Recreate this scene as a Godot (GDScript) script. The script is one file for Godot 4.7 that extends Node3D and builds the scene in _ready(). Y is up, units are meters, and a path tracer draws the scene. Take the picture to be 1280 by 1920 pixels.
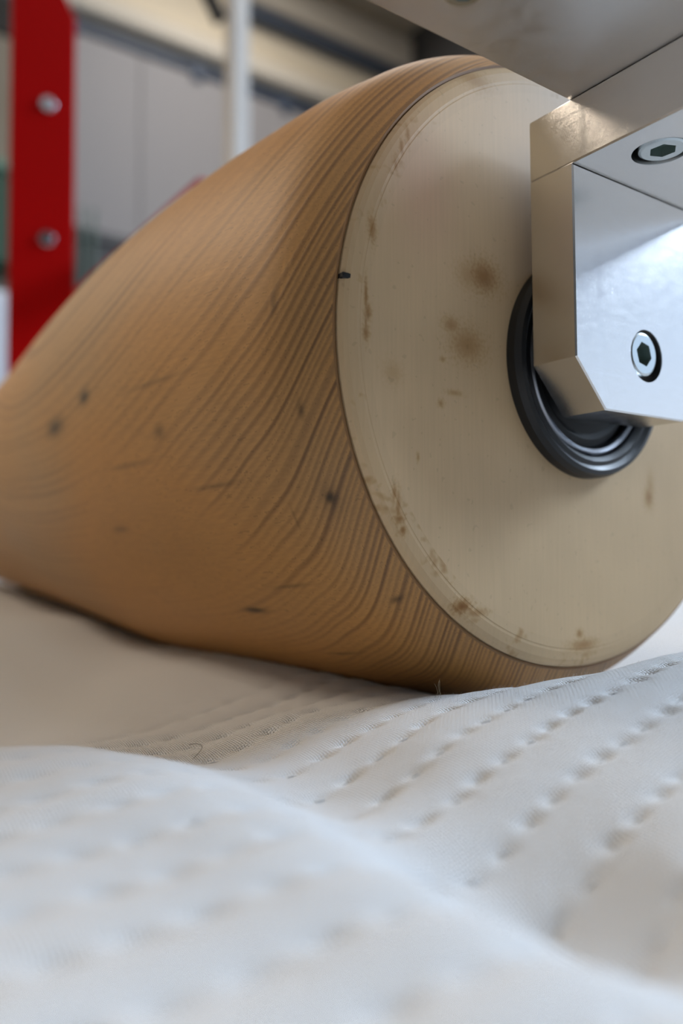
extends Node3D
# A turned wooden test roller resting on a quilted mattress, inside a workshop hall.
# World: x runs along the roller's axis out of its near end, y up, origin at the centre of the near end face.

var rng := RandomNumberGenerator.new()
# hall lamps: place, where it hangs, colour, energy
const LAMPS := [
	[Vector3(1.3, 3.0, -4.55), "tilted towards the machine above the windows", Color(0.82, 0.905, 1.0), 12.5, 1.05, 58.0],
	[Vector3(1.6, 4.9, -0.7), "hanging high over the test machine", Color(0.90, 0.95, 1.0), 0.3, 1.3, 0.0],
	[Vector3(5.2, 4.9, 1.5), "behind the camera", Color(0.92, 0.96, 1.0), 0.2, 1.0, 0.0],
	[Vector3(-3.7, 5.1, -2.6), "before the far wall right of the roller", Color(1.0, 0.97, 0.93), 2.5, 1.0, 0.0],
	[Vector3(-3.6, 3.8, 2.6), "over the floor left of the red post", Color(1.0, 0.92, 0.82), 5.5, 1.0, 0.0],
]

# ---------------------------------------------------------------- helpers
func add_named(o: Node, called: String, parent: Node) -> Node:
	o.name = called
	parent.add_child(o, true)
	return o

func mesh_of(called: String, m: Mesh, mat: Material, parent: Node = self) -> MeshInstance3D:
	var o := MeshInstance3D.new()
	o.mesh = m
	o.material_override = mat
	add_named(o, called, parent)
	return o

func thing(called: String, label: String, category: String, at := Vector3.ZERO, group := "") -> Node3D:
	var o := Node3D.new()
	add_named(o, called, self)
	o.position = at
	tag(o, label, category, group)
	return o

func tag(o: Node, label: String, category: String, group := "") -> void:
	o.set_meta("label", label)
	o.set_meta("category", category)
	if group != "":
		o.set_meta("group", group)

func structure(o: Node, label := "", category := "") -> void:
	o.set_meta("kind", "structure")
	if label != "":
		o.set_meta("label", label)
		o.set_meta("category", category)

func mat(c: Color, rough := 0.6, metal := 0.0) -> StandardMaterial3D:
	var m := StandardMaterial3D.new()
	m.albedo_color = c
	m.roughness = rough
	m.metallic = metal
	return m

func quad(st: SurfaceTool, a: Vector3, b: Vector3, c: Vector3, d: Vector3) -> void:
	# a b c d counter-clockwise seen from outside; Godot fronts are clockwise
	for v in [a, c, b, a, d, c]:
		st.add_vertex(v)

# box with chamfered edges, between two corners
func bevel_box(lo: Vector3, hi: Vector3, b: float) -> ArrayMesh:
	var st := SurfaceTool.new()
	st.begin(Mesh.PRIMITIVE_TRIANGLES)
	st.set_smooth_group(-1)
	add_bevel_box(st, lo, hi, b)
	st.generate_normals()
	return st.commit()

func add_bevel_box(st: SurfaceTool, lo: Vector3, hi: Vector3, b: float) -> void:
	var c := (lo + hi) * 0.5
	var h := (hi - lo) * 0.5
	var pts := PackedVector3Array()
	for sx in [-1.0, 1.0]:
		for sy in [-1.0, 1.0]:
			for sz in [-1.0, 1.0]:
				pts.append(Vector3(sx * h.x, sy * (h.y - b), sz * (h.z - b)))
				pts.append(Vector3(sx * (h.x - b), sy * h.y, sz * (h.z - b)))
				pts.append(Vector3(sx * (h.x - b), sy * (h.y - b), sz * h.z))
	hull_faces(st, pts, c, h, b)

func hull_faces(st: SurfaceTool, p: PackedVector3Array, c: Vector3, _h: Vector3, _b: float) -> void:
	# corner index k = 4*(x>0)+2*(y>0)+(z>0); three vertices each: on the x, y and z face
	var v := func(k: int, f: int) -> Vector3: return p[k * 3 + f] + c
	var polys := []
	for f in 3:
		for s in 2:
			var ring := []
			for j in [0, 1, 3, 2]:
				var k := 0
				var bits := [1, 2, 4]
				bits.remove_at(2 - f)
				k = (bits[0] if j & 1 else 0) + (bits[1] if j & 2 else 0) + ([4, 2, 1][f] if s else 0)
				ring.append(v.call(k, f))
			polys.append(ring)
	for k in 8:
		polys.append([v.call(k, 0), v.call(k, 1), v.call(k, 2)])
	for f in 3:
		for g in range(f + 1, 3):
			var free: int = [4, 2, 1][3 - f - g]
			for a in 2:
				for bb in 2:
					var k0: int = ([4, 2, 1][f] if a else 0) + ([4, 2, 1][g] if bb else 0)
					polys.append([v.call(k0, f), v.call(k0, g), v.call(k0 + free, g), v.call(k0 + free, f)])
	for ring in polys:
		var mid := Vector3.ZERO
		for q in ring:
			mid += q
		mid /= ring.size()
		var n: Vector3 = (ring[1] - ring[0]).cross(ring[2] - ring[0])
		if n.dot(mid - c) > 0:
			ring.reverse()
		for i in range(1, ring.size() - 1):
			st.add_vertex(ring[0])
			st.add_vertex(ring[i])
			st.add_vertex(ring[i + 1])

# prism: polygon (in the plane across `axis` 0=x 1=y 2=z) from a to b, chamfered ends
func prism(poly: PackedVector2Array, axis: int, a: float, b: float, ch := 0.0) -> ArrayMesh:
	var st := SurfaceTool.new()
	st.begin(Mesh.PRIMITIVE_TRIANGLES)
	st.set_smooth_group(-1)
	var pt := func(q: Vector2, t: float) -> Vector3:
		return [Vector3(t, q.x, q.y), Vector3(q.y, t, q.x), Vector3(q.x, q.y, t)][axis]
	var inner := poly
	if ch > 0.0:
		inner = Geometry2D.offset_polygon(poly, -ch, Geometry2D.JOIN_MITER)[0]
		# keep the same start vertex
		var best := 0
		for i in inner.size():
			if inner[i].distance_to(poly[0]) < inner[best].distance_to(poly[0]):
				best = i
		var turned := PackedVector2Array()
		for i in inner.size():
			turned.append(inner[(best + i) % inner.size()])
		inner = turned
	var n := poly.size()
	var ccw := not Geometry2D.is_polygon_clockwise(poly)
	var rings := [[inner, a], [poly, a + ch], [poly, b - ch], [inner, b]]
	for r in 3:
		for i in n:
			var j := (i + 1) % n
			var q := [pt.call(rings[r][0][i], rings[r][1]), pt.call(rings[r][0][j], rings[r][1]), pt.call(rings[r + 1][0][j], rings[r + 1][1]), pt.call(rings[r + 1][0][i], rings[r + 1][1])]
			if not ccw:
				q.reverse()
			quad(st, q[0], q[1], q[2], q[3])
	var tri := Geometry2D.triangulate_polygon(inner)
	for k in range(0, tri.size(), 3):
		var A: Vector2 = inner[tri[k]]
		var B: Vector2 = inner[tri[k + 1]]
		var C: Vector2 = inner[tri[k + 2]]
		if (B - A).cross(C - A) < 0:
			var t := B
			B = C
			C = t
		for v in [pt.call(A, b), pt.call(C, b), pt.call(B, b), pt.call(A, a), pt.call(B, a), pt.call(C, a)]:
			st.add_vertex(v)
	st.generate_normals()
	return st.commit()

# lathe round the x axis: profile of (x, r); v round, u along by given list
func lathe_x(profile: Array, seg: int, flat := false, us: Array = [], planar := 0.0) -> ArrayMesh:
	var st := SurfaceTool.new()
	st.begin(Mesh.PRIMITIVE_TRIANGLES)
	if flat:
		for i in profile.size() - 1:
			st.set_smooth_group(i)
			for k in seg:
				var a := TAU * k / seg
				var b := TAU * (k + 1) / seg
				var p: Vector2 = profile[i]
				var q: Vector2 = profile[i + 1]
				var vs := [ring_pt(p, a), ring_pt(p, b), ring_pt(q, b), ring_pt(q, a)]
				for m in [0, 1, 2, 0, 2, 3]:
					if planar > 0.0:
						st.set_uv(Vector2(0.5 + vs[m].z / planar, 0.5 - vs[m].y / planar))
					st.add_vertex(vs[m])
	else:
		st.set_smooth_group(0)
		for i in profile.size() - 1:
			for k in seg:
				var uv := [Vector2(us[i], float(k) / seg), Vector2(us[i], float(k + 1) / seg), Vector2(us[i + 1], float(k + 1) / seg), Vector2(us[i + 1], float(k) / seg)]
				var a := TAU * k / seg
				var b := TAU * (k + 1) / seg
				var vs := [ring_pt(profile[i], a), ring_pt(profile[i], b), ring_pt(profile[i + 1], b), ring_pt(profile[i + 1], a)]
				for m in [0, 1, 2, 0, 2, 3]:
					st.set_uv(uv[m])
					st.add_vertex(vs[m])
	st.generate_normals()
	if not flat:
		st.generate_tangents()
	return st.commit()

func ring_pt(p: Vector2, a: float) -> Vector3:
	return Vector3(p.x, p.y * sin(a), p.y * cos(a))

func tube(pts: Array, radius: float, seg := 8) -> ArrayMesh:
	var st := SurfaceTool.new()
	st.begin(Mesh.PRIMITIVE_TRIANGLES)
	st.set_smooth_group(0)
	var rings := []
	for i in pts.size():
		var d: Vector3 = (pts[mini(i + 1, pts.size() - 1)] - pts[maxi(i - 1, 0)]).normalized()
		var s := d.cross(Vector3(0.31, 0.9, 0.2)).normalized()
		var t := s.cross(d)
		var r := []
		for k in seg:
			r.append(pts[i] + (s * cos(TAU * k / seg) + t * sin(TAU * k / seg)) * radius)
		rings.append(r)
	for i in pts.size() - 1:
		for k in seg:
			quad(st, rings[i][k], rings[i][(k + 1) % seg], rings[i + 1][(k + 1) % seg], rings[i + 1][k])
	for k in range(1, seg - 1):
		for v in [rings[0][0], rings[0][k], rings[0][k + 1]]:
			st.add_vertex(v)
		for v in [rings[-1][0], rings[-1][k + 1], rings[-1][k]]:
			st.add_vertex(v)
	st.generate_normals()
	return st.commit()

func box(called: String, lo: Vector3, hi: Vector3, m: Material, parent: Node = self, b := 0.004) -> MeshInstance3D:
	return mesh_of(called, bevel_box(lo, hi, b), m, parent)

func noise(sd: int, freq: float, oct := 1) -> FastNoiseLite:
	var n := FastNoiseLite.new()
	n.seed = sd
	n.noise_type = FastNoiseLite.TYPE_SIMPLEX_SMOOTH
	n.frequency = freq
	n.fractal_type = FastNoiseLite.FRACTAL_FBM if oct > 1 else FastNoiseLite.FRACTAL_NONE
	n.fractal_octaves = oct
	return n

func bytes_texture(w: int, h: int, data: PackedByteArray, fmt := Image.FORMAT_RGB8) -> ImageTexture:
	return ImageTexture.create_from_image(Image.create_from_data(w, h, false, fmt, data))

# ---------------------------------------------------------------- materials
var m_alu: StandardMaterial3D
var m_plate: StandardMaterial3D
var m_zinc: StandardMaterial3D
var m_black: StandardMaterial3D
var m_rubber: StandardMaterial3D
var m_steel: StandardMaterial3D
var m_red: StandardMaterial3D

func make_materials() -> void:
	m_alu = mat(Color(0.87, 0.865, 0.86), 0.36, 1.0)
	var fn := noise(5, 0.9, 2)
	var nt := NoiseTexture2D.new()
	nt.noise = fn
	nt.width = 512
	nt.height = 512
	nt.seamless = true
	nt.as_normal_map = true
	nt.bump_strength = 2.0
	m_alu.normal_enabled = true
	m_alu.normal_texture = nt
	m_alu.normal_scale = 0.22
	m_alu.uv1_triplanar = true
	m_alu.uv1_scale = Vector3(18, 60, 18)
	var rn := NoiseTexture2D.new()
	rn.noise = noise(9, 0.012, 3)
	rn.width = 512
	rn.height = 512
	rn.seamless = true
	var ramp := Gradient.new()
	ramp.set_color(0, Color(0.75, 0.75, 0.75))
	ramp.set_color(1, Color(1, 1, 1))
	rn.color_ramp = ramp
	m_alu.roughness = 0.27
	m_alu.roughness_texture = rn
	m_plate = m_alu.duplicate()
	m_plate.albedo_color = Color(0.85, 0.845, 0.84)
	m_plate.roughness = 0.5
	m_zinc = mat(Color(0.78, 0.81, 0.82), 0.25, 1.0)
	m_black = mat(Color(0.05, 0.05, 0.055), 0.6)
	m_rubber = mat(Color(0.09, 0.095, 0.105), 0.42)
	m_steel = mat(Color(0.62, 0.63, 0.66), 0.25, 1.0)
	m_red = mat(Color(0.68, 0.004, 0.002), 0.6)
	m_red.metallic_specular = 0.2

# ---------------------------------------------------------------- ground truth of the mattress top
const REST := [
	[-0.0652, -0.1293, 0.1237], [-0.0422, -0.1216, 0.1032], [-0.0253, -0.1183, 0.0844], [-0.0108, -0.1158, 0.0689], [0.0015, -0.1134, 0.0566],
	[0.0136, -0.1107, 0.0447], [0.0291, -0.1056, 0.0157], [0.0335, -0.1043, -0.0079], [0.0285, -0.1185, 0.1034], [0.0527, -0.1281, 0.1247],
	[0.0640, -0.1335, 0.1346], [0.0515, -0.1158, 0.0881], [0.0678, -0.1272, 0.1068], [0.0779, -0.1378, 0.1184], [0.0813, -0.1431, 0.1223],
	[0.0817, -0.1179, 0.0713], [0.0986, -0.1298, 0.0994], [0.1076, -0.1413, 0.1144], [-0.0060, -0.1243, 0.1143], [0.0257, -0.1313, 0.1353],
	[-0.0294, -0.1307, 0.1370], [-0.0614, -0.1314, 0.1408], [0.1011, -0.1433, 0.1202], [-0.0343, -0.1180, 0.1961], [-0.0192, -0.1178, 0.1799],
	[0.0092, -0.1176, 0.1657], [0.0364, -0.1176, 0.1617], [0.0669, -0.1173, 0.1628], [0.0965, -0.1171, 0.1632], [0.1184, -0.1168, 0.1647],
	[0.1362, -0.1166, 0.1638], [0.0494, -0.1175, 0.2050], [0.0848, -0.1172, 0.2145], [0.1001, -0.1170, 0.1928], [0.0949, -0.1172, 0.2228],
	[0.1167, -0.1169, 0.1888], [0.0597, -0.1174, 0.1903], [0.0063, -0.1180, 0.2045], [-0.1428, -0.1408, 0.1732], [-0.2176, -0.1376, 0.1578],
	[-0.1140, -0.1332, 0.1409], [-0.2081, -0.1290, 0.1095], [-0.3139, -0.1232, 0.1383], [-0.0996, -0.1247, 0.1030], [-0.0480, -0.1187, 0.0575],
	[-0.0671, -0.1176, 0.0637], [-0.0903, -0.1169, 0.0690], [-0.1180, -0.1164, 0.0736], [-0.1562, -0.1169, 0.0757], [-0.2121, -0.1193, 0.0736],
	[-0.3430, -0.1153, 0.0754], [-0.0600, -0.1236, 0.0902], [0.0000, -0.1340, 0.0000], [-0.1000, -0.1345, -0.0200], [-0.2000, -0.1380, -0.0000],
	[-0.3000, -0.1340, 0.0000], [-0.4500, -0.1250, 0.0000], [0.1000, -0.1120, -0.0200], [0.2500, -0.1050, -0.0200], [0.0000, -0.1350, -0.3000],
	[-0.3000, -0.1300, -0.3000], [0.3000, -0.1250, -0.3000], [0.3000, -0.1200, 0.2000], [0.3000, -0.1200, 0.4000], [0.0000, -0.1200, 0.4000],
	[-0.3000, -0.1250, 0.4000], [-0.7000, -0.1080, 0.0000], [-0.7000, -0.1130, 0.3500], [-0.7000, -0.1130, -0.3500], [0.3500, -0.1200, 0.0000],
	[0.1900, -0.1300, 0.3000], [0.0000, -0.1300, -0.9000], [-0.9000, -0.1180, -0.8000], [0.4000, -0.1280, -0.8000], [-0.9500, -0.1100, 0.0000],
	[0.4200, -0.1220, 0.0000], [0.4200, -0.1220, 0.6500], [-0.3000, -0.1220, 0.6500], [-0.9000, -0.1100, 0.6500],
]
var rx := PackedFloat64Array()
var rz := PackedFloat64Array()
var rw := PackedFloat64Array()
var rn_count := 0

func solve_surface() -> void:
	# thin-plate spline through the points of REST
	rn_count = REST.size()
	var n := rn_count + 3
	for q in REST:
		rx.append(q[0])
		rz.append(q[2])
	var A := []
	for i in n:
		var row := PackedFloat64Array()
		row.resize(n + 1)
		A.append(row)
	for i in rn_count:
		for j in rn_count:
			var r := Vector2(rx[i] - rx[j], rz[i] - rz[j]).length()
			A[i][j] = r * r * log(r + 1e-9) + (2e-5 if i == j else 0.0)
		var lin := [1.0, rx[i], rz[i]]
		for k in 3:
			A[i][rn_count + k] = lin[k]
			A[rn_count + k][i] = lin[k]
		A[i][n] = REST[i][1]
	for c in n:
		var p := c
		for r in range(c + 1, n):
			if absf(A[r][c]) > absf(A[p][c]):
				p = r
		var t = A[c]
		A[c] = A[p]
		A[p] = t
		var rc: PackedFloat64Array = A[c]
		for r in range(c + 1, n):
			var f: float = A[r][c] / rc[c]
			if f != 0.0:
				var rr: PackedFloat64Array = A[r]
				for k in range(c, n + 1):
					rr[k] -= f * rc[k]
				A[r] = rr
	rw.resize(n)
	for c in range(n - 1, -1, -1):
		var s: float = A[c][n]
		for k in range(c + 1, n):
			s -= A[c][k] * rw[k]
		rw[c] = s / A[c][c]

func surface(x: float, z: float) -> float:
	var s := rw[rn_count] + rw[rn_count + 1] * x + rw[rn_count + 2] * z
	for i in rn_count:
		var dx := x - rx[i]
		var dz := z - rz[i]
		var d := dx * dx + dz * dz
		s += rw[i] * 0.5 * d * log(d + 1e-12)
	return s

const PITCH_X := 0.0169
const PITCH_Z := 0.0089
var n_warp: FastNoiseLite
var n_wrinkle: FastNoiseLite

func row_x(x: float, z: float) -> float:
	return (x - 0.0315 + n_warp.get_noise_2d(x * 40.0, z * 40.0) * 0.0022) / PITCH_X

func row_z(x: float, z: float) -> float:
	var zz := z - 0.0655
	if zz > 0.055:
		zz = 0.055 + (zz - 0.055) * 0.80
	return (zz + n_warp.get_noise_2d(x * 40.0 + 300.0, z * 40.0) * 0.002 - x * 0.09) / PITCH_Z

func quilting(x: float, z: float) -> float:
	var a := row_x(x, z)
	var b := row_z(x, z)
	var da := (a - roundf(a)) * PITCH_X
	var db := (b - roundf(b)) * PITCH_Z
	var seed_a := fposmod(sin(roundf(a) * 12.9898 + roundf(b) * 78.233) * 43758.5453, 1.0)
	var seed_b := fposmod(sin(roundf(a) * 39.346 + roundf(b) * 11.135) * 24634.6345, 1.0)
	da += (seed_a - 0.5) * 0.0011
	db += (seed_b - 0.5) * 0.0016
	var puff := (0.0007 + 0.0006 * smoothstep(0.12, 0.17, z)) * (1.0 - exp(-(da * da) / (2.0 * 0.0034 * 0.0034)))
	var sk := da + db * (0.25 + 0.3 * seed_b)
	var pit := (0.0010 + 0.0009 * seed_a) * exp(-(sk * sk) / (2.0 * 0.0011 * 0.0011) - (db * db) / (2.0 * 0.0019 * 0.0019))
	var wrinkle := n_wrinkle.get_noise_2d(x * 300.0 + z * 60.0, z * 150.0) * 0.00022
	return (puff - pit - 0.0006) * smoothstep(-0.115, -0.06, x) + wrinkle

func axis_lines(lo: float, fine_lo: float, fine_hi: float, hi: float, step: float) -> PackedFloat64Array:
	var left := []
	var s := step
	var p := fine_lo
	while p > lo + s:
		s = minf(s * 1.06, 0.012)
		p -= s
		left.append(maxf(p, lo))
	if left.is_empty() or left[-1] > lo:
		left.append(lo)
	left.reverse()
	var out := PackedFloat64Array(left)
	var k := int(round((fine_hi - fine_lo) / step))
	for i in k + 1:
		out.append(fine_lo + step * i)
	s = step
	p = fine_lo + step * k
	while p < hi - s:
		s = minf(s * 1.06, 0.012)
		p += s
		out.append(minf(p, hi))
	if out[-1] < hi:
		out.append(hi)
	return out

func mattress() -> void:
	n_warp = noise(21, 0.12, 2)
	n_wrinkle = noise(22, 0.35, 3)
	solve_surface()
	var t := thing("mattress", "white quilted mattress with rows of stitches, pressed down by the wooden roller", "mattress", Vector3(-0.26, -0.36, -0.15))
	var off := -t.position
	var xs := axis_lines(-1.08, -0.11, 0.15, 0.42, 0.0011)
	var zs := axis_lines(-1.0, 0.03, 0.25, 0.68, 0.0011)
	var nx := xs.size()
	var nz := zs.size()
	var pos := PackedVector3Array()
	pos.resize(nx * nz)
	for i in nx:
		for j in nz:
			var x := xs[i]
			var z := zs[j]
			var edge := minf(minf(x + 1.08, 0.42 - x), minf(z + 1.0, 0.68 - z))
			var y := surface(x, z) + quilting(x, z)
			if x < 0.001 and x > -ROLLER_LENGTH - 0.03:
				var rr := roller_radius(clampf(-x, 0.0, ROLLER_LENGTH))
				if absf(z) < rr:
					y = minf(y, -sqrt(rr * rr - z * z) - 0.0004 - 0.003 * smoothstep(0.15, 0.4, -x))
			if edge < 0.06:
				y -= 0.03 * pow(1.0 - edge / 0.06, 2.0)
			pos[i * nz + j] = Vector3(x, y, z) + off
	var nor := PackedVector3Array()
	nor.resize(nx * nz)
	var uv := PackedVector2Array()
	uv.resize(nx * nz)
	for i in nx:
		for j in nz:
			var du := pos[mini(i + 1, nx - 1) * nz + j] - pos[maxi(i - 1, 0) * nz + j]
			var dv := pos[i * nz + mini(j + 1, nz - 1)] - pos[i * nz + maxi(j - 1, 0)]
			nor[i * nz + j] = dv.cross(du).normalized()
			uv[i * nz + j] = Vector2(xs[i], zs[j]) / 0.0144
	var idx := PackedInt32Array()
	for i in nx - 1:
		for j in nz - 1:
			var a := i * nz + j
			idx.append_array([a, a + nz, a + nz + 1, a, a + nz + 1, a + 1])
	var arr := []
	arr.resize(Mesh.ARRAY_MAX)
	arr[Mesh.ARRAY_VERTEX] = pos
	arr[Mesh.ARRAY_NORMAL] = nor
	arr[Mesh.ARRAY_TEX_UV] = uv
	arr[Mesh.ARRAY_INDEX] = idx
	var am := ArrayMesh.new()
	am.add_surface_from_arrays(Mesh.PRIMITIVE_TRIANGLES, arr)
	# weave: threads crossing, 18 x 18 to the tile of 14.4 mm
	var w := 288
	var data := PackedByteArray()
	data.resize(w * w * 3)
	for yy in w:
		for xx in w:
			var cx := int(xx / 16.0)
			var cy := int(yy / 16.0)
			var fx := fmod(xx, 16.0) / 16.0 - 0.5
			var fy := fmod(yy, 16.0) / 16.0 - 0.5
			var over := (cx + cy) % 2 == 0
			var hh := 0.0
			if over:
				hh = 0.55 + 0.45 * cos(fx * PI) * (0.7 + 0.3 * cos(fy * PI))
			else:
				hh = 0.4 + 0.5 * cos(fy * PI) * (0.7 + 0.3 * cos(fx * PI))
			var k := (yy * w + xx) * 3
			var vv := int(clampf(hh, 0, 1) * 255)
			data[k] = vv
			data[k + 1] = vv
			data[k + 2] = vv
	var fab := mat(Color(0.91, 0.91, 0.91), 0.6)
	fab.heightmap_enabled = true
	fab.heightmap_texture = bytes_texture(w, w, data)
	fab.heightmap_scale = 0.09
	fab.rim_enabled = true
	fab.rim = 0.35
	fab.rim_tint = 0.2
	mesh_of("quilted_cover", am, fab, t)
	# sides and underside
	var side := mat(Color(0.86, 0.85, 0.83), 0.8)
	mesh_of("foam_core", bevel_box(Vector3(-1.075, -0.36, -0.995) + off, Vector3(0.415, -0.185, 0.675) + off, 0.02), side, t)
	# stitches: a short thread in every dimple
	var thread := tube([Vector3(0, -0.0003, -0.0021), Vector3(0, 0.0001, -0.0014), Vector3(0, 0.0002, 0.0), Vector3(0, 0.0001, 0.0014), Vector3(0, -0.0003, 0.0021)], 0.00022, 6)
	var m_thread := mat(Color(0.93, 0.93, 0.93), 0.35)
	var cam := Vector2(0.187, 0.243)
	var spots := []
	for i in range(-6, 9):
		for j in range(-9, 22):
			var x := 0.0315 + i * PITCH_X
			var z := 0.0655 + j * PITCH_Z
			for k in 8:
				x += (i - row_x(x, z)) * PITCH_X
				z += (j - row_z(x, z)) * PITCH_Z * (1.0 if z < 0.12 else 1.25)
			if z > 0.245 or x > 0.16:
				continue
			spots.append([Vector2(x, z).distance_to(cam), x, z])
	# loose fuzz on the crest in front of the roller
	var mm := MultiMesh.new()
	mm.transform_format = MultiMesh.TRANSFORM_3D
	mm.mesh = tube([Vector3.ZERO, Vector3(0.00008, 0.0004, 0), Vector3(0.0002, 0.0007, 0.0001), Vector3(0.0004, 0.0009, 0.0001)], 0.000016, 3)
	mm.instance_count = 2600
	rng.seed = 11
	for k in 2600:
		var x := rng.randf_range(-0.05, 0.11)
		var z := rng.randf_range(0.03, 0.12) - x * 0.35
		var b := Basis(Vector3.UP, rng.randf() * TAU) * Basis(Vector3.RIGHT, rng.randf_range(-0.7, 0.7))
		mm.set_instance_transform(k, Transform3D(b.scaled(Vector3.ONE * rng.randf_range(0.4, 1.15)), Vector3(x, surface(x, z) + quilting(x, z), z) + off))
	var fuzz := MultiMeshInstance3D.new()
	fuzz.multimesh = mm
	fuzz.material_override = m_thread
	fuzz.set_meta("kind", "stuff")
	add_named(fuzz, "fabric_fuzz", t)
	spots.sort_custom(func(p, q): return p[0] < q[0])
	for k in mini(spots.size(), 290):
		var x: float = spots[k][1]
		var z: float = spots[k][2]
		var y := surface(x, z) + quilting(x, z)
		var slope := (surface(x, z + 0.002) - surface(x, z - 0.002)) / 0.004
		var s := mesh_of("stitch", thread, m_thread, t)
		s.position = Vector3(x, y + 0.00012, z) + off
		s.rotation = Vector3(-atan(slope), -0.33, 0)

# ---------------------------------------------------------------- the roller
const KNOTS := [0.0, 0.015, 0.04, 0.08, 0.14, 0.22, 0.32, 0.45, 0.65, 0.9]
const RADII := [0.1096, 0.1213, 0.1283, 0.1327, 0.1367, 0.1383, 0.1346, 0.1262, 0.1177, 0.108]

func roller_radius(s: float) -> float:
	var i := 0
	while i < 8 and s > KNOTS[i + 1]:
		i += 1
	var h: float = KNOTS[i + 1] - KNOTS[i]
	var t := (s - float(KNOTS[i])) / h
	var d0 := slope_at(i)
	var d1 := slope_at(i + 1)
	return (2 * t * t * t - 3 * t * t + 1) * RADII[i] + (t * t * t - 2 * t * t + t) * h * d0 + (-2 * t * t * t + 3 * t * t) * RADII[i + 1] + (t * t * t - t * t) * h * d1

func slope_at(i: int) -> float:
	if i == 0:
		return (RADII[1] - RADII[0]) / (KNOTS[1] - KNOTS[0])
	if i == 9:
		return (RADII[9] - RADII[8]) / (KNOTS[9] - KNOTS[8])
	var h0: float = KNOTS[i] - KNOTS[i - 1]
	var h1: float = KNOTS[i + 1] - KNOTS[i]
	return (h0 * h0 * RADII[i + 1] + (h1 * h1 - h0 * h0) * RADII[i] - h1 * h1 * RADII[i - 1]) / (h0 * h1 * (h0 + h1))

const ROLLER_LENGTH := 0.80

func wood_texture() -> ImageTexture:
	var w := 1024
	var h := 2048
	var data := PackedByteArray()
	data.resize(w * h * 3)
	var warp := noise(31, 5.0, 2)
	var per := noise(32, 90.0, 2)
	var fib := noise(33, 1.0, 2)
	var tone := noise(34, 6.0, 3)
	var pith_a := deg_to_rad(-136.0)
	# marks: [s, angle, half length along, half width round, darkness]
	var marks := [[0.204, -3.1, 0.012, 0.004, 0.75], [0.16, 0.3, 0.006, 0.003, 0.8], [0.0114, -25.3, 0.0013, 0.0018, 0.75], [0.0113, -25.6, 0.003, 0.006, 0.16], [0.0127, -11.8, 0.0009, 0.0024, 0.4], [0.078, -42.8, 0.007, 0.0014, 0.8], [0.0096, -44.9, 0.0016, 0.0012, 0.5], [0.0888, -9.9, 0.004, 0.0025, 0.4], [0.019, 4.0, 0.001, 0.0035, 0.3], [0.025, -27.0, 0.0006, 0.004, 0.2], [0.05, -54.0, 0.008, 0.0008, 0.4], [0.15, -25.0, 0.008, 0.0016, 0.3], [0.0168, 7.6, 0.0005, 0.0065, -0.14], [0.0205, 4.6, 0.0005, 0.0035, -0.12], [0.0150, 9.5, 0.0004, 0.004, -0.12], [0.055, 12.0, 0.012, 0.0014, -0.12], [0.09, -2.0, 0.02, 0.001, 0.25], [0.06, -20.0, 0.014, 0.0009, 0.3], [0.12, -14.0, 0.02, 0.0012, 0.25], [0.045, -38.0, 0.01, 0.0008, 0.3]]
	var light_c := Color(0.75, 0.54, 0.295)
	var dark_c := Color(0.40, 0.255, 0.13)
	var grey_c := Color(0.56, 0.47, 0.36)
	var radii := PackedFloat64Array()
	for i in w:
		radii.append(roller_radius(pow((i + 0.5) / w, 2.0) * ROLLER_LENGTH))
	for j in h:
		var th := TAU * (j + 0.5) / h
		var sn := sin(th)
		var cs := cos(th)
		var near := []
		for m in marks:
			var da: float = absf(angle_difference(th, deg_to_rad(m[1]))) * roller_radius(m[0]) / m[3]
			if da < 3.0:
				near.append([m[0], m[2], da * da, m[4]])
		for i in w:
			var u := (i + 0.5) / w
			var s := u * u * ROLLER_LENGTH
			var r := radii[i]
			var y := r * sn
			var z := r * cs
			var wv := warp.get_noise_3d(s * 0.8, y, z)
			var py := 0.085 * sin(pith_a) + 0.005 * wv
			var pz := 0.085 * cos(pith_a) - s * 0.03
			var d := sqrt((y - py) * (y - py) + (z - pz) * (z - pz)) + wv * 0.0025
			var t := d / 0.0016 + per.get_noise_1d(d) * 0.9 + wv * 0.5
			var f := t - floorf(t)
			var late := 0.55 * (0.5 - 0.5 * cos(TAU * pow(f, 1.6))) + 0.5 * pow(f, 5.0) * (1.0 - smoothstep(0.9, 1.0, f))
			var big := tone.get_noise_3d(s * 0.5, y, z)
			var fibre := fib.get_noise_3d(s * 45.0, y * 900.0, z * 900.0)
			var c := light_c.lerp(dark_c, clampf(late * (1.0 + 1.3 * per.get_noise_1d(floorf(t) * 0.37)) * (0.29 + big * 0.7 + 0.75 * exp(-s / 0.028)), 0, 1))
			c = c.lerp(grey_c, clampf(0.2 + big * 0.7 + 0.45 * exp(-s / 0.008) * late, 0.0, 0.6))
			var k := 1.0 + big * 0.12 + fibre * 0.06
			if fibre > 0.52:
				k *= 0.86
			for m in near:
				var ds: float = (s - m[0]) / m[1]
				var e: float = m[2] + ds * ds
				if e < 9.0:
					k *= 1.0 - m[3] * 0.7 * exp(-e)
			var o := (j * w + i) * 3
			data[o] = int(clampf(c.r * k, 0, 1) * 255)
			data[o + 1] = int(clampf(c.g * k, 0, 1) * 255)
			data[o + 2] = int(clampf(c.b * k, 0, 1) * 255)
	return bytes_texture(w, h, data)

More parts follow.
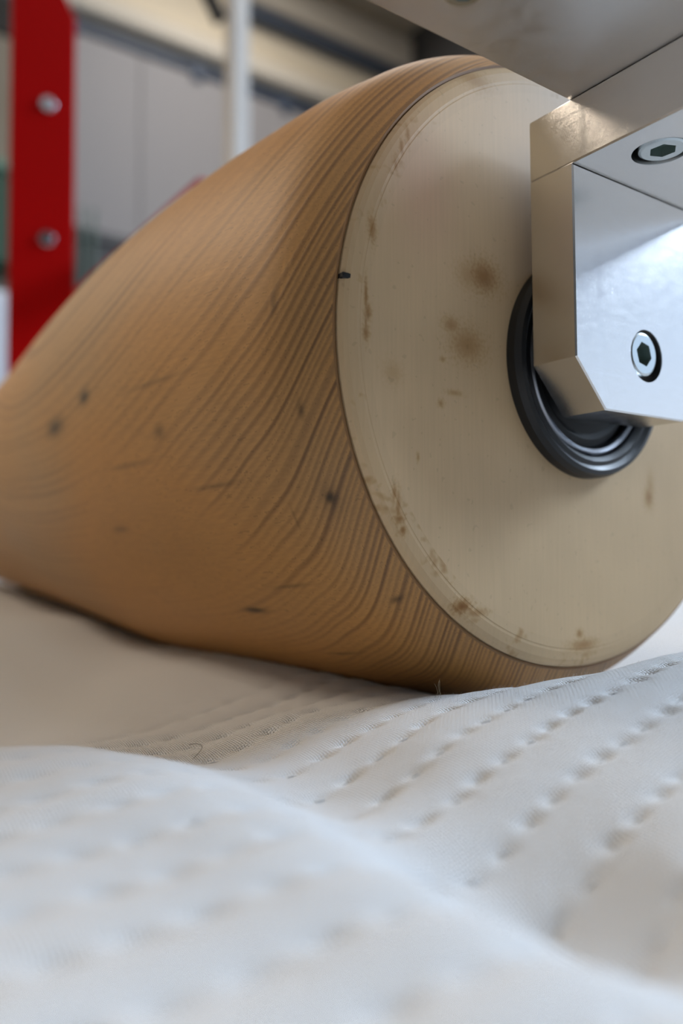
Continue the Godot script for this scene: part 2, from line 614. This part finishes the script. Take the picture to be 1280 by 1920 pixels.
func disc_texture() -> ImageTexture:
	var w := 1024
	var size := 0.224
	var data := PackedByteArray()
	data.resize(w * w * 3)
	var grain := noise(41, 1.0, 2)
	var cloud := noise(42, 14.0, 3)
	var edge := noise(43, 30.0, 2)
	var speck := noise(44, 230.0, 2)
	var base := Color(0.815, 0.70, 0.545)
	# stains: [y, z, radius y, radius z, strength]
	var stains := [[0.0253, 0.0518, 0.0042, 0.0055, 0.62], [0.0235, 0.0505, 0.0016, 0.0018, 0.5], [0.0245, 0.058, 0.004, 0.005, 0.25], [0.0063, 0.0671, 0.0022, 0.003, 0.38], [0.0007, 0.0599, 0.0045, 0.006, 0.4], [-0.0471, -0.0398, 0.0032, 0.0022, 0.5], [-0.043, -0.041, 0.005, 0.002, 0.25], [0.0098, 0.1019, 0.0045, 0.0005, 0.6], [0.0050, 0.1012, 0.0022, 0.0010, 0.55], [0.001, 0.1020, 0.004, 0.0004, 0.45], [0.0309, 0.0992, 0.0032, 0.0011, 0.55], [-0.0016, 0.102, 0.0018, 0.001, 0.55], [-0.054, 0.0900, 0.0045, 0.0008, 0.5], [-0.0495, 0.0915, 0.0022, 0.0008, 0.5], [-0.0575, 0.0895, 0.0012, 0.0016, 0.6], [-0.061, 0.088, 0.0012, 0.0010, 0.65], [-0.0856, 0.0635, 0.0018, 0.0030, 0.85], [-0.088, 0.057, 0.0012, 0.004, 0.45], [-0.1028, 0.0029, 0.0018, 0.006, 0.5], [-0.0985, 0.005, 0.0013, 0.0015, 0.55], [0.0535, 0.0898, 0.0022, 0.0006, 0.5], [0.0651, 0.0845, 0.0030, 0.0006, 0.45], [0.06, 0.0872, 0.0022, 0.0006, 0.5], [0.0933, 0.0548, 0.003, 0.006, 0.3], [-0.0124, 0.0917, 0.003, 0.003, 0.16], [-0.02, 0.072, 0.001, 0.001, 0.4], [-0.0381, 0.0819, 0.0012, 0.0005, 0.35], [-0.016, 0.066, 0.0008, 0.0028, 0.3], [-0.0055, 0.071, 0.0007, 0.001, 0.35]]
	for j in w:
		var y := (0.5 - (j + 0.5) / w) * size
		for i in w:
			var z := ((i + 0.5) / w - 0.5) * size
			var r := sqrt(y * y + z * z)
			var g := grain.get_noise_2d(z * 700.0, y * 26.0)
			var cl := cloud.get_noise_2d(z, y)
			var k := 1.0 + g * 0.016 + cl * 0.05
			var brown := 0.0
			for m in stains:
				var dy: float = (y - m[0]) / m[2]
				if absf(dy) < 2.6:
					var dz: float = (z - m[1]) / m[3]
					var e := dy * dy + dz * dz
					if e < 6.5:
						brown = maxf(brown, m[4] * exp(-e * (0.8 + 0.6 * speck.get_noise_2d(z * 2.5, y * 2.5))))
			if r > 0.101:
				var en := edge.get_noise_2d(z * 1.3, y * 1.3) + 0.5 * speck.get_noise_2d(z, y)
				brown = maxf(brown, clampf(en - 0.42, 0, 1) * 0.6)
				k *= 0.985
			var sp := speck.get_noise_2d(z + 3.0, y)
			if sp > 0.66:
				k *= 0.95
			var c := base.lerp(Color(0.50, 0.31, 0.13), brown)
			# a faint rosy stain high on the face
			var ps := exp(-(pow((y - 0.05) / 0.02, 2.0) + pow((z - 0.079) / 0.014, 2.0)))
			c = c.lerp(Color(0.80, 0.62, 0.54), ps * 0.4)
			var o := (j * w + i) * 3
			data[o] = int(clampf(c.r * k, 0, 1) * 255)
			data[o + 1] = int(clampf(c.g * k, 0, 1) * 255)
			data[o + 2] = int(clampf(c.b * k * (1.0 - brown * 0.1), 0, 1) * 255)
	return bytes_texture(w, w, data)

func roller() -> void:
	var t := thing("wooden_roller", "large barrel-shaped roller of turned brown wood lying on the white mattress", "roller", Vector3(-0.33, -0.135, 0))
	var off := -t.position
	var profile := []
	var us := []
	var steps := 150
	for i in range(0, steps + 1):
		var s := 0.0028 + (ROLLER_LENGTH - 0.0028) * pow(float(i) / steps, 1.7)
		profile.append(Vector2(-s, roller_radius(s)))
		us.append(sqrt(s / ROLLER_LENGTH))
	profile.append(Vector2(-ROLLER_LENGTH - 0.002, 0.05))
	us.append(1.0)
	profile.append(Vector2(-ROLLER_LENGTH - 0.002, 0.0))
	us.append(1.0)
	var wood := mat(Color.WHITE, 0.56)
	wood.albedo_texture = wood_texture()
	wood.heightmap_enabled = true
	wood.heightmap_texture = wood.albedo_texture
	wood.heightmap_scale = 0.03
	wood.metallic_specular = 0.45
	var body := mesh_of("roller_body", lathe_x(profile, 256, false, us), wood, t)
	body.position = off
	var grain_end := mat(Color(0.55, 0.41, 0.26), 0.6)
	mesh_of("end_grain", lathe_x([Vector2(-0.008, 0.1105), Vector2(-0.0030, 0.1111), Vector2(-0.0027, roller_radius(0.0028) + 0.00002), Vector2(-0.0031, roller_radius(0.0031))], 256, true), grain_end, t).position = off
	# pale end face with a chamfered rim and a bore for the bearing
	var face := mat(Color.WHITE, 0.52)
	face.albedo_texture = disc_texture()
	face.metallic_specular = 0.4
	var dp := [Vector2(-0.03, 0.038), Vector2(-0.0008, 0.0405), Vector2(0.0, 0.0412), Vector2(0.0, 0.1040), Vector2(-0.00012, 0.1043), Vector2(-0.00012, 0.1048), Vector2(-0.0001, 0.1052), Vector2(-0.0006, 0.1082), Vector2(-0.0012, 0.1097), Vector2(-0.0024, 0.1108), Vector2(-0.009, 0.1110)]
	var disc := mesh_of("end_face", lathe_x(dp, 256, true, [], 0.224), face, t)
	disc.position = off
	disc.set_meta("label", "pale smooth end face with brown stains along its rim")
	# small dark chip in the rim
	var chip := mesh_of("rim_chip", bevel_box(Vector3(-0.0052, -0.0009, -0.002), Vector3(-0.0012, 0.0009, 0.0012), 0.0003), m_black, t)
	chip.position = off + Vector3(0.0006, 0.0150, 0.1088)
	chip.set_meta("label", "small dark chip in the rim of the end face")
	# bearing
	var rub := [Vector2(-0.002, 0.0414), Vector2(0.0035, 0.0412), Vector2(0.0058, 0.0402), Vector2(0.0062, 0.0385), Vector2(0.0050, 0.0368), Vector2(0.0054, 0.0352), Vector2(0.0040, 0.0335), Vector2(-0.002, 0.0328)]
	var ring := mesh_of("bearing_ring", lathe_x(rub, 128, true), m_rubber, t)
	ring.position = off
	var lip := [Vector2(-0.002, 0.0330), Vector2(0.0026, 0.0328), Vector2(0.0036, 0.0318), Vector2(0.0030, 0.0304), Vector2(-0.002, 0.0300)]
	var race := mesh_of("bearing_race", lathe_x(lip, 128, true), m_steel, t)
	race.position = off
	var seal := [Vector2(-0.001, 0.0302), Vector2(0.0002, 0.0290), Vector2(0.0012, 0.0265), Vector2(0.0002, 0.0245), Vector2(0.0010, 0.0215), Vector2(0.0022, 0.0190), Vector2(0.0022, 0.0120)]
	var sl := mesh_of("bearing_seal", lathe_x(seal, 128, true), m_black, t)
	sl.position = off
	var hub := mesh_of("axle", lathe_x([Vector2(-0.03, 0.0001), Vector2(-0.03, 0.0125), Vector2(0.0088, 0.0125), Vector2(0.0088, 0.0001)], 48, true), m_steel, t)
	hub.position = off

# ---------------------------------------------------------------- bracket
func hole_block(m: Mesh, holes: Array, material: Material, called: String, parent: Node) -> void:
	var c := CSGCombiner3D.new()
	add_named(c, called, parent)
	var b := CSGMesh3D.new()
	b.mesh = m
	b.material = material
	add_named(b, "blank", c)
	for hdef in holes:
		var cy := CSGCylinder3D.new()
		cy.radius = hdef[2]
		cy.height = hdef[3]
		cy.sides = 48
		cy.smooth_faces = true
		cy.material = material
		cy.operation = CSGShape3D.OPERATION_SUBTRACTION
		add_named(cy, "bore", c)
		cy.position = hdef[0]
		cy.rotation = hdef[1]

func screw(label: String, at: Vector3, turn: Vector3, rad: float, height: float) -> void:
	# head's top face points along local +y, its base sits at the node
	var t := thing("socket_screw", label, "screw", at, "")
	t.rotation = turn
	var c := CSGCombiner3D.new()
	add_named(c, "screw_head", t)
	var prof := PackedVector2Array([Vector2(0, 0), Vector2(rad, 0), Vector2(rad, height - rad * 0.14), Vector2(rad * 0.96, height - rad * 0.05), Vector2(rad * 0.86, height), Vector2(0, height)])
	var body := CSGPolygon3D.new()
	body.polygon = prof
	body.mode = CSGPolygon3D.MODE_SPIN
	body.spin_sides = 48
	body.smooth_faces = false
	body.material = m_zinc
	add_named(body, "head", c)
	var hex := CSGCylinder3D.new()
	hex.sides = 6
	hex.radius = rad * 0.56
	hex.height = height * 0.85
	hex.smooth_faces = false
	hex.operation = CSGShape3D.OPERATION_SUBTRACTION
	hex.material = mat(Color(0.50, 0.57, 0.55), 0.45, 0.6)
	add_named(hex, "socket", c)
	hex.position = Vector3(0, height, 0)
	hex.rotation.y = 0.3

func bracket() -> void:
	# bearing block: chamfered lower corners, screwed under the arm
	var t := thing("bearing_block", "bright aluminium bearing block with chamfered lower corners against the roller's end", "block", Vector3(0.017, -0.0213, 0))
	var off := -t.position
	var poly := PackedVector2Array([Vector2(0.0580, 0.0374), Vector2(-0.0052, 0.0374), Vector2(-0.0213, 0.0226), Vector2(-0.0213, -0.0226), Vector2(-0.0052, -0.0374), Vector2(0.0580, -0.0374)])
	hole_block(prism(poly, 0, 0.0082, 0.0263, 0.0005), [[Vector3(0.0263, -0.0002, -0.0008), Vector3(0, 0, PI / 2), 0.0092, 0.018]], m_alu, "block_body", t)
	t.get_child(0).position = off
	screw("zinc hex socket screw sunk in the front of the bearing block", Vector3(0.0175, 0.0004, 0.0004), Vector3(0, 0, -PI / 2), 0.0079, 0.0086)
	# horizontal arm above the block
	var a := thing("support_arm", "thick aluminium arm running out above the bearing block, under the grey plate", "arm", Vector3(0.054, 0.0582, 0))
	var aoff := -a.position
	hole_block(bevel_box(Vector3(0.0082, 0.0582, -0.0374), Vector3(0.100, 0.0793, 0.0374), 0.0005), [[Vector3(0.0466, 0.0582, 0.0200), Vector3.ZERO, 0.0088, 0.016]], m_alu, "arm_bar", a)
	a.get_child(0).position = aoff
	screw("zinc hex socket screw in the underside of the aluminium arm", Vector3(0.0468, 0.0660, 0.0192), Vector3(PI, 0.4, 0), 0.0076, 0.0074)
	# wide plate lying on the arm
	var p := thing("carriage_plate", "wide grey metal plate overhead, resting on the aluminium arm", "plate", Vector3(0.11, 0.0795, 0.06))
	var poff := -p.position
	var pl := mesh_of("plate", bevel_box(Vector3(0.0248, 0.0795, -0.06), Vector3(0.105, 0.0995, 0.80), 0.0006), m_plate, p)
	pl.position = poff
	screw("chrome socket screw head under the grey overhead plate", Vector3(0.0466, 0.0795, 0.1051), Vector3(PI, 0.2, 0), 0.0052, 0.0050)
	# upright that carries the arm, outside the picture
	var u := thing("carriage_upright", "grey steel upright that carries the overhead plate beside the mattress", "post", Vector3(0.065, -0.85, 0.755))
	mesh_of("column", bevel_box(Vector3(-0.04, 0.012, -0.04), Vector3(0.04, 0.9295, 0.04), 0.004), m_steel, u)
	mesh_of("foot_plate", bevel_box(Vector3(-0.09, 0.0, -0.06), Vector3(0.09, 0.012, 0.09), 0.002), m_steel, u)

# ---------------------------------------------------------------- small stuff
const HAIR := [Vector3(-0.0401, -0.1312, 0.1400), Vector3(-0.0390, -0.1293, 0.1385), Vector3(-0.0383, -0.1276, 0.1376), Vector3(-0.0386, -0.1267, 0.1380), Vector3(-0.0395, -0.1264, 0.1392), Vector3(-0.0406, -0.1266, 0.1408)]

func lint() -> void:
	var c := Curve3D.new()
	for q in HAIR:
		c.add_point(q)
	for i in range(1, HAIR.size() - 1):
		var d: Vector3 = (HAIR[i + 1] - HAIR[i - 1]) / 6.0
		c.set_point_in(i, -d)
		c.set_point_out(i, d)
	var pts := Array(c.tessellate(4, 3))
	var hair := mesh_of("hair", tube(pts, 0.00007, 5), mat(Color(0.16, 0.12, 0.09), 0.5))
	tag(hair, "single thin brown curled hair lying in the hollow of the mattress", "hair")
	var tuft := thing("lint_tuft", "tiny tuft of pale lint fibres on the mattress crest before the roller", "lint", Vector3(-0.003, surface(-0.003, 0.072), 0.072))
	rng.seed = 7
	for k in 4:
		var fib := []
		var p := Vector3(rng.randf_range(-0.001, 0.001), 0.0, rng.randf_range(-0.001, 0.001))
		for i in 7:
			fib.append(p)
			p += Vector3(rng.randf_range(-0.0006, 0.0005), rng.randf_range(0.0005, 0.0016), rng.randf_range(-0.0005, 0.0005))
		mesh_of("fibre", tube(fib, 0.000028, 4), mat(Color(0.72, 0.64, 0.52), 0.7), tuft)

# ---------------------------------------------------------------- hall
func hall() -> void:
	var white := mat(Color(0.80, 0.795, 0.785), 0.8)
	var dim := mat(Color(0.42, 0.41, 0.40), 0.8)
	var cream := mat(Color(0.93, 0.88, 0.79), 0.8)
	var lilac := mat(Color(0.61, 0.60, 0.61), 0.7)
	var blue := mat(Color(0.27, 0.32, 0.40), 0.5)
	var grey := mat(Color(0.80, 0.77, 0.72), 0.7)
	var floor_m := mat(Color(0.42, 0.40, 0.38), 0.5)
	structure(box("floor", Vector3(-6.3, -1.05, -5.2), Vector3(9.2, -0.85, 6.2), floor_m, self, 0.0005), "grey workshop floor", "floor")
	structure(box("ceiling", Vector3(-6.3, 5.3, -5.2), Vector3(9.2, 5.5, 6.2), cream, self, 0.0005), "cream workshop ceiling", "ceiling")
	structure(box("wall_far", Vector3(-6.3, -0.85, -5.2), Vector3(-6.0, 5.3, 6.2), cream, self, 0.0005), "cream far wall of the workshop", "wall")
	structure(box("wall_near", Vector3(9.0, -0.85, -5.2), Vector3(9.2, 5.3, 6.2), dim, self, 0.0005), "grey wall behind the camera", "wall")
	structure(box("wall_left", Vector3(-6.0, -0.85, 6.0), Vector3(9.0, 5.3, 6.2), mat(Color(0.62, 0.60, 0.57), 0.8), self, 0.0005), "grey wall left of the machine", "wall")
	# window wall: sill to floor glazing from x -4.2 to 8.4, top at 2.1
	var ww := Node3D.new()
	add_named(ww, "wall_right", self)
	structure(ww, "grey window wall right of the machine", "wall")
	box("lintel", Vector3(-6.0, 2.1, -5.2), Vector3(9.0, 5.3, -5.0), mat(Color(0.33, 0.33, 0.34), 0.8), ww, 0.0005)
	box("pier", Vector3(-6.0, -0.85, -5.2), Vector3(-4.2, 2.1, -5.0), white, ww, 0.0005)
	box("pier", Vector3(8.4, -0.85, -5.2), Vector3(9.0, 2.1, -5.0), white, ww, 0.0005)
	var glass := mat(Color(0.95, 0.98, 1.0, 0.06), 0.05)
	glass.transparency = BaseMaterial3D.TRANSPARENCY_ALPHA
	var n := 6
	for k in n:
		var x0 := -4.2 + 12.6 / n * k
		var x1 := x0 + 12.6 / n
		var win := Node3D.new()
		add_named(win, "window_%d" % (k + 1), self)
		structure(win, "tall floor-length window of the workshop", "window")
		for e in [[x0, x0 + 0.05, -0.85, 2.1], [x1 - 0.05, x1, -0.85, 2.1], [x0 + 0.05, x1 - 0.05, -0.85, -0.80], [x0 + 0.05, x1 - 0.05, 2.05, 2.1]]:
			box("frame", Vector3(e[0], e[2], -5.13), Vector3(e[1], e[3], -5.07), white, win, 0.002)
		box("pane", Vector3(x0 + 0.05, -0.80, -5.103), Vector3(x1 - 0.05, 2.05, -5.097), glass, win, 0.0005)
	structure(box("ground", Vector3(-30, -1.05, -40), Vector3(30, -0.86, -5.25), mat(Color(0.72, 0.72, 0.70), 0.9), self, 0.01), "pale paving outside the windows", "ground")
	# far wall dressing
	var panel := mesh_of("wall_panel", bevel_box(Vector3(-5.98, -0.80, -3.208), Vector3(-5.90, 3.97, -2.054), 0.006), lilac)
	tag(panel, "pale grey wall panel on the far wall, between the narrow seam and the white column", "panel")
	var panel2 := mesh_of("wall_panel", bevel_box(Vector3(-5.98, -0.80, -2.048), Vector3(-5.90, 3.97, -0.9), 0.006), lilac)
	tag(panel2, "pale grey wall panel on the far wall, between the red post and the narrow seam", "panel")
	var panel3 := mesh_of("wall_panel", bevel_box(Vector3(-5.98, -0.80, -4.6), Vector3(-5.90, 3.97, -3.215), 0.006), lilac)
	tag(panel3, "pale grey wall panel right of the white column, mostly hidden by the roller", "panel")
	var tray := thing("conduit_rail", "dark blue rail with clamps running along the top of the grey wall panels", "rail", Vector3(-5.9, 4.03, -2.6))
	mesh_of("rail", bevel_box(Vector3(-0.08, -0.035, -2.3), Vector3(0.02, 0.035, 2.2), 0.01), blue, tray)
	for z in [1.12, 0.05, -0.82, -1.9]:
		mesh_of("clamp", bevel_box(Vector3(-0.06, -0.11, z - 0.05), Vector3(0.04, 0.05, z + 0.05), 0.015), blue, tray)
	var duct := mesh_of("grey_duct", bevel_box(Vector3(-5.98, 4.12, -4.9), Vector3(-5.80, 4.30, -0.2), 0.03), grey)
	tag(duct, "grey duct running just above the dark blue rail on the far wall", "duct")
	var rail2 := mesh_of("blue_beam", bevel_box(Vector3(-5.98, 4.70, -4.9), Vector3(-5.85, 4.79, -2.9), 0.01), blue)
	tag(rail2, "upper dark blue beam high on the far wall right of the white column", "beam")
	var rail3 := mesh_of("grey_beam", bevel_box(Vector3(-5.98, 4.79, -4.9), Vector3(-5.78, 5.1, -2.9), 0.02), mat(Color(0.80, 0.77, 0.72), 0.7))
	tag(rail3, "grey beam above the upper dark blue beam on the far wall", "beam")
	# white column
	var col := mesh_of("white_column", bevel_box(Vector3(-3.92, -0.85, -1.925), Vector3(-3.80, 5.3, -1.815), 0.012), mat(Color(0.82, 0.81, 0.80), 0.5))
	tag(col, "slim white column standing before the far wall", "column")
	# black brace
	var hose := mesh_of("black_brace", tube([Vector3(-3.73, 2.90, -1.70), Vector3(-3.72, 3.25, -1.46), Vector3(-3.70, 3.9, -1.0), Vector3(-3.68, 5.3, 0.05)], 0.042, 12), m_black)
	tag(hose, "black diagonal brace rising from the white column to the ceiling", "brace")

func red_post() -> void:
	var t := thing("red_post", "bright red steel post with two bolt heads, left of the wooden roller", "post", Vector3(-1.215, -0.85, -0.108))
	mesh_of("post_body", prism(PackedVector2Array([Vector2(-0.0525, 0.0), Vector2(0.0525, 0.0), Vector2(0.0525, 1.71), Vector2(0.028, 1.76), Vector2(0.028, 2.1), Vector2(-0.04, 2.1), Vector2(-0.0525, 2.05)]), 2, -0.03, 0.03, 0.002), m_red, t)
	t.rotation.y = 1.33
	for y in [1.546, 1.311]:
		var b := mesh_of("bolt_head", lathe_x([Vector2(0, 0.0001), Vector2(0.0, 0.013), Vector2(0.005, 0.013), Vector2(0.007, 0.011), Vector2(0.007, 0.0001)], 24, true), m_steel, t)
		b.position = Vector3(0.008, y, 0.029)
		b.rotation.y = -PI / 2

func clutter() -> void:
	var rail := thing("red_rail", "red horizontal rail on legs, just showing above the wooden roller", "rail", Vector3(-1.3, -0.85, -0.25))
	mesh_of("rail_bar", bevel_box(Vector3(-0.4, 1.27, -0.02), Vector3(0.46, 1.318, 0.02), 0.004), m_red, rail)
	for x in [-0.3, 0.15]:
		mesh_of("leg", bevel_box(Vector3(x - 0.02, 0.0, -0.02), Vector3(x + 0.02, 1.272, 0.02), 0.003), m_red, rail)
	# things far behind, left and right of the red post
	var cab := thing("machine_cabinet", "dark grey machine cabinet against the far wall, between the red post and the roller", "cabinet", Vector3(-5.55, -0.85, -1.55))
	mesh_of("body", bevel_box(Vector3(-0.3, 0.0, -0.5), Vector3(0.25, 2.95, 0.45), 0.02), mat(Color(0.27, 0.27, 0.28), 0.6), cab)
	mesh_of("top_cover", bevel_box(Vector3(-0.31, 2.95, -0.52), Vector3(0.27, 3.03, 0.47), 0.015), mat(Color(0.36, 0.36, 0.37), 0.6), cab)
	for k in 2:
		mesh_of("teal_pipe", tube([Vector3(0.30, 0.0, 0.17 - k * 0.09), Vector3(0.30, 3.15, 0.17 - k * 0.09)], 0.014, 10), mat(Color(0.30, 0.40, 0.39), 0.5), cab)
	var shelf := thing("tall_locker", "tall beige locker against the far wall, left of the red post", "locker", Vector3(-5.55, -0.85, -0.65))
	mesh_of("body", bevel_box(Vector3(-0.3, 0.0, -0.42), Vector3(0.2, 4.25, 0.45), 0.02), mat(Color(0.52, 0.49, 0.44), 0.7), shelf)
	mesh_of("top_cover", bevel_box(Vector3(-0.29, 4.25, -0.40), Vector3(0.19, 4.55, 0.43), 0.02), m_black, shelf)
	var crate := thing("green_crate", "dark green crate hung on the front of the tall beige locker", "crate", Vector3(-5.215, 1.75, -0.75))
	mesh_of("shell", bevel_box(Vector3(-0.13, 0.0, -0.3), Vector3(0.1, 0.60, 0.4), 0.02), mat(Color(0.16, 0.28, 0.22), 0.6), crate)
	mesh_of("rim", bevel_box(Vector3(-0.13, 0.60, -0.32), Vector3(0.12, 0.68, 0.42), 0.02), mat(Color(0.38, 0.50, 0.44), 0.6), crate)
	var wb := thing("white_cupboard", "low white cupboard left of the red post before the tall beige locker", "cupboard", Vector3(-4.9, -0.85, -0.65))
	mesh_of("body", bevel_box(Vector3(-0.25, 0.0, -0.45), Vector3(0.2, 2.3, 0.6), 0.02), mat(Color(0.78, 0.81, 0.86), 0.6), wb)
	mesh_of("door", bevel_box(Vector3(0.2, 0.08, -0.42), Vector3(0.222, 2.25, 0.57), 0.006), mat(Color(0.80, 0.83, 0.88), 0.6), wb)

func lamps() -> void:
	var glow := mat(Color(1, 1, 1), 0.5)
	glow.emission_enabled = true
	glow.emission = Color(1.0, 0.98, 0.95)
	glow.emission_energy_multiplier = 1.4
	var housing := mat(Color(0.8, 0.8, 0.8), 0.5)
	for d in LAMPS:
		var t := thing("ceiling_panel_lamp", "wide white ceiling panel lamp " + d[1], "lamp", d[0])
		var k: float = d[4]
		mesh_of("housing", bevel_box(Vector3(-1.22 * k, 0.0, -0.62), Vector3(1.22 * k, 0.1, 0.62), 0.01), housing, t)
		for sx in [-1.0, 1.0]:
			var rod := tube([Vector3(sx * k, 0.09, 0), Vector3(sx * k, 5.3 - d[0].y, 0)], 0.008, 8)
			mesh_of("hanger", rod, housing, t).rotation.x = deg_to_rad(d[5])
		mesh_of("lamp_panel", bevel_box(Vector3(-1.2 * k, -0.012, -0.6), Vector3(1.2 * k, 0.0, 0.6), 0.003), glow, t)
		t.rotation.x = -deg_to_rad(d[5])
		var l := AreaLight3D.new()
		l.area_size = Vector2(2.4 * k, 1.2)
		l.area_normalize_energy = false
		l.light_color = d[2]
		l.light_energy = d[3]
		l.area_range = 40.0
		l.shadow_enabled = true
		add_named(l, "lamp_light", t)
		l.position = Vector3(0, -0.02, 0)
		l.rotation.x = -PI / 2

func _ready() -> void:
	# camera
	var cam := Camera3D.new()
	add_named(cam, "camera", self)
	cam.fov = 66.21
	cam.near = 0.01
	cam.far = 200.0
	var al := 0.613157
	var pitch := 0.0417445
	var fwd := Vector3(-cos(al) * cos(pitch), sin(pitch), -sin(al) * cos(pitch))
	cam.look_at_from_position(Vector3(0.187055, -0.065335, 0.24305), Vector3(0.187055, -0.065335, 0.24305) + fwd, Vector3.UP)
	cam.rotate_object_local(Vector3(0, 0, 1), -0.0064276)
	cam.current = true
	var attr := CameraAttributesPhysical.new()
	attr.frustum_focal_length = 28.0
	attr.exposure_aperture = 5.0
	attr.frustum_focus_distance = 0.248
	cam.attributes = attr
	cam.fov = 66.21
	# sky and exposure
	var env := Environment.new()
	var sky := Sky.new()
	var sm := ProceduralSkyMaterial.new()
	sm.sky_top_color = Color(0.74, 0.85, 1.0)
	sm.sky_horizon_color = Color(0.91, 0.955, 1.0)
	sm.ground_horizon_color = Color(0.91, 0.955, 1.0)
	sm.ground_bottom_color = Color(0.6, 0.62, 0.64)
	sm.sky_energy_multiplier = 1.2
	sm.ground_energy_multiplier = 1.0
	sky.sky_material = sm
	env.sky = sky
	env.background_mode = Environment.BG_SKY
	env.tonemap_mode = Environment.TONE_MAPPER_LINEAR
	env.tonemap_exposure = 1.06
	env.sdfgi_enabled = true
	env.ssao_enabled = true
	env.ssil_enabled = true
	var we := WorldEnvironment.new()
	we.environment = env
	add_named(we, "environment", self)
	rng.seed = 3
	make_materials()
	hall()
	lamps()
	mattress()
	roller()
	bracket()
	red_post()
	clutter()
	lint()
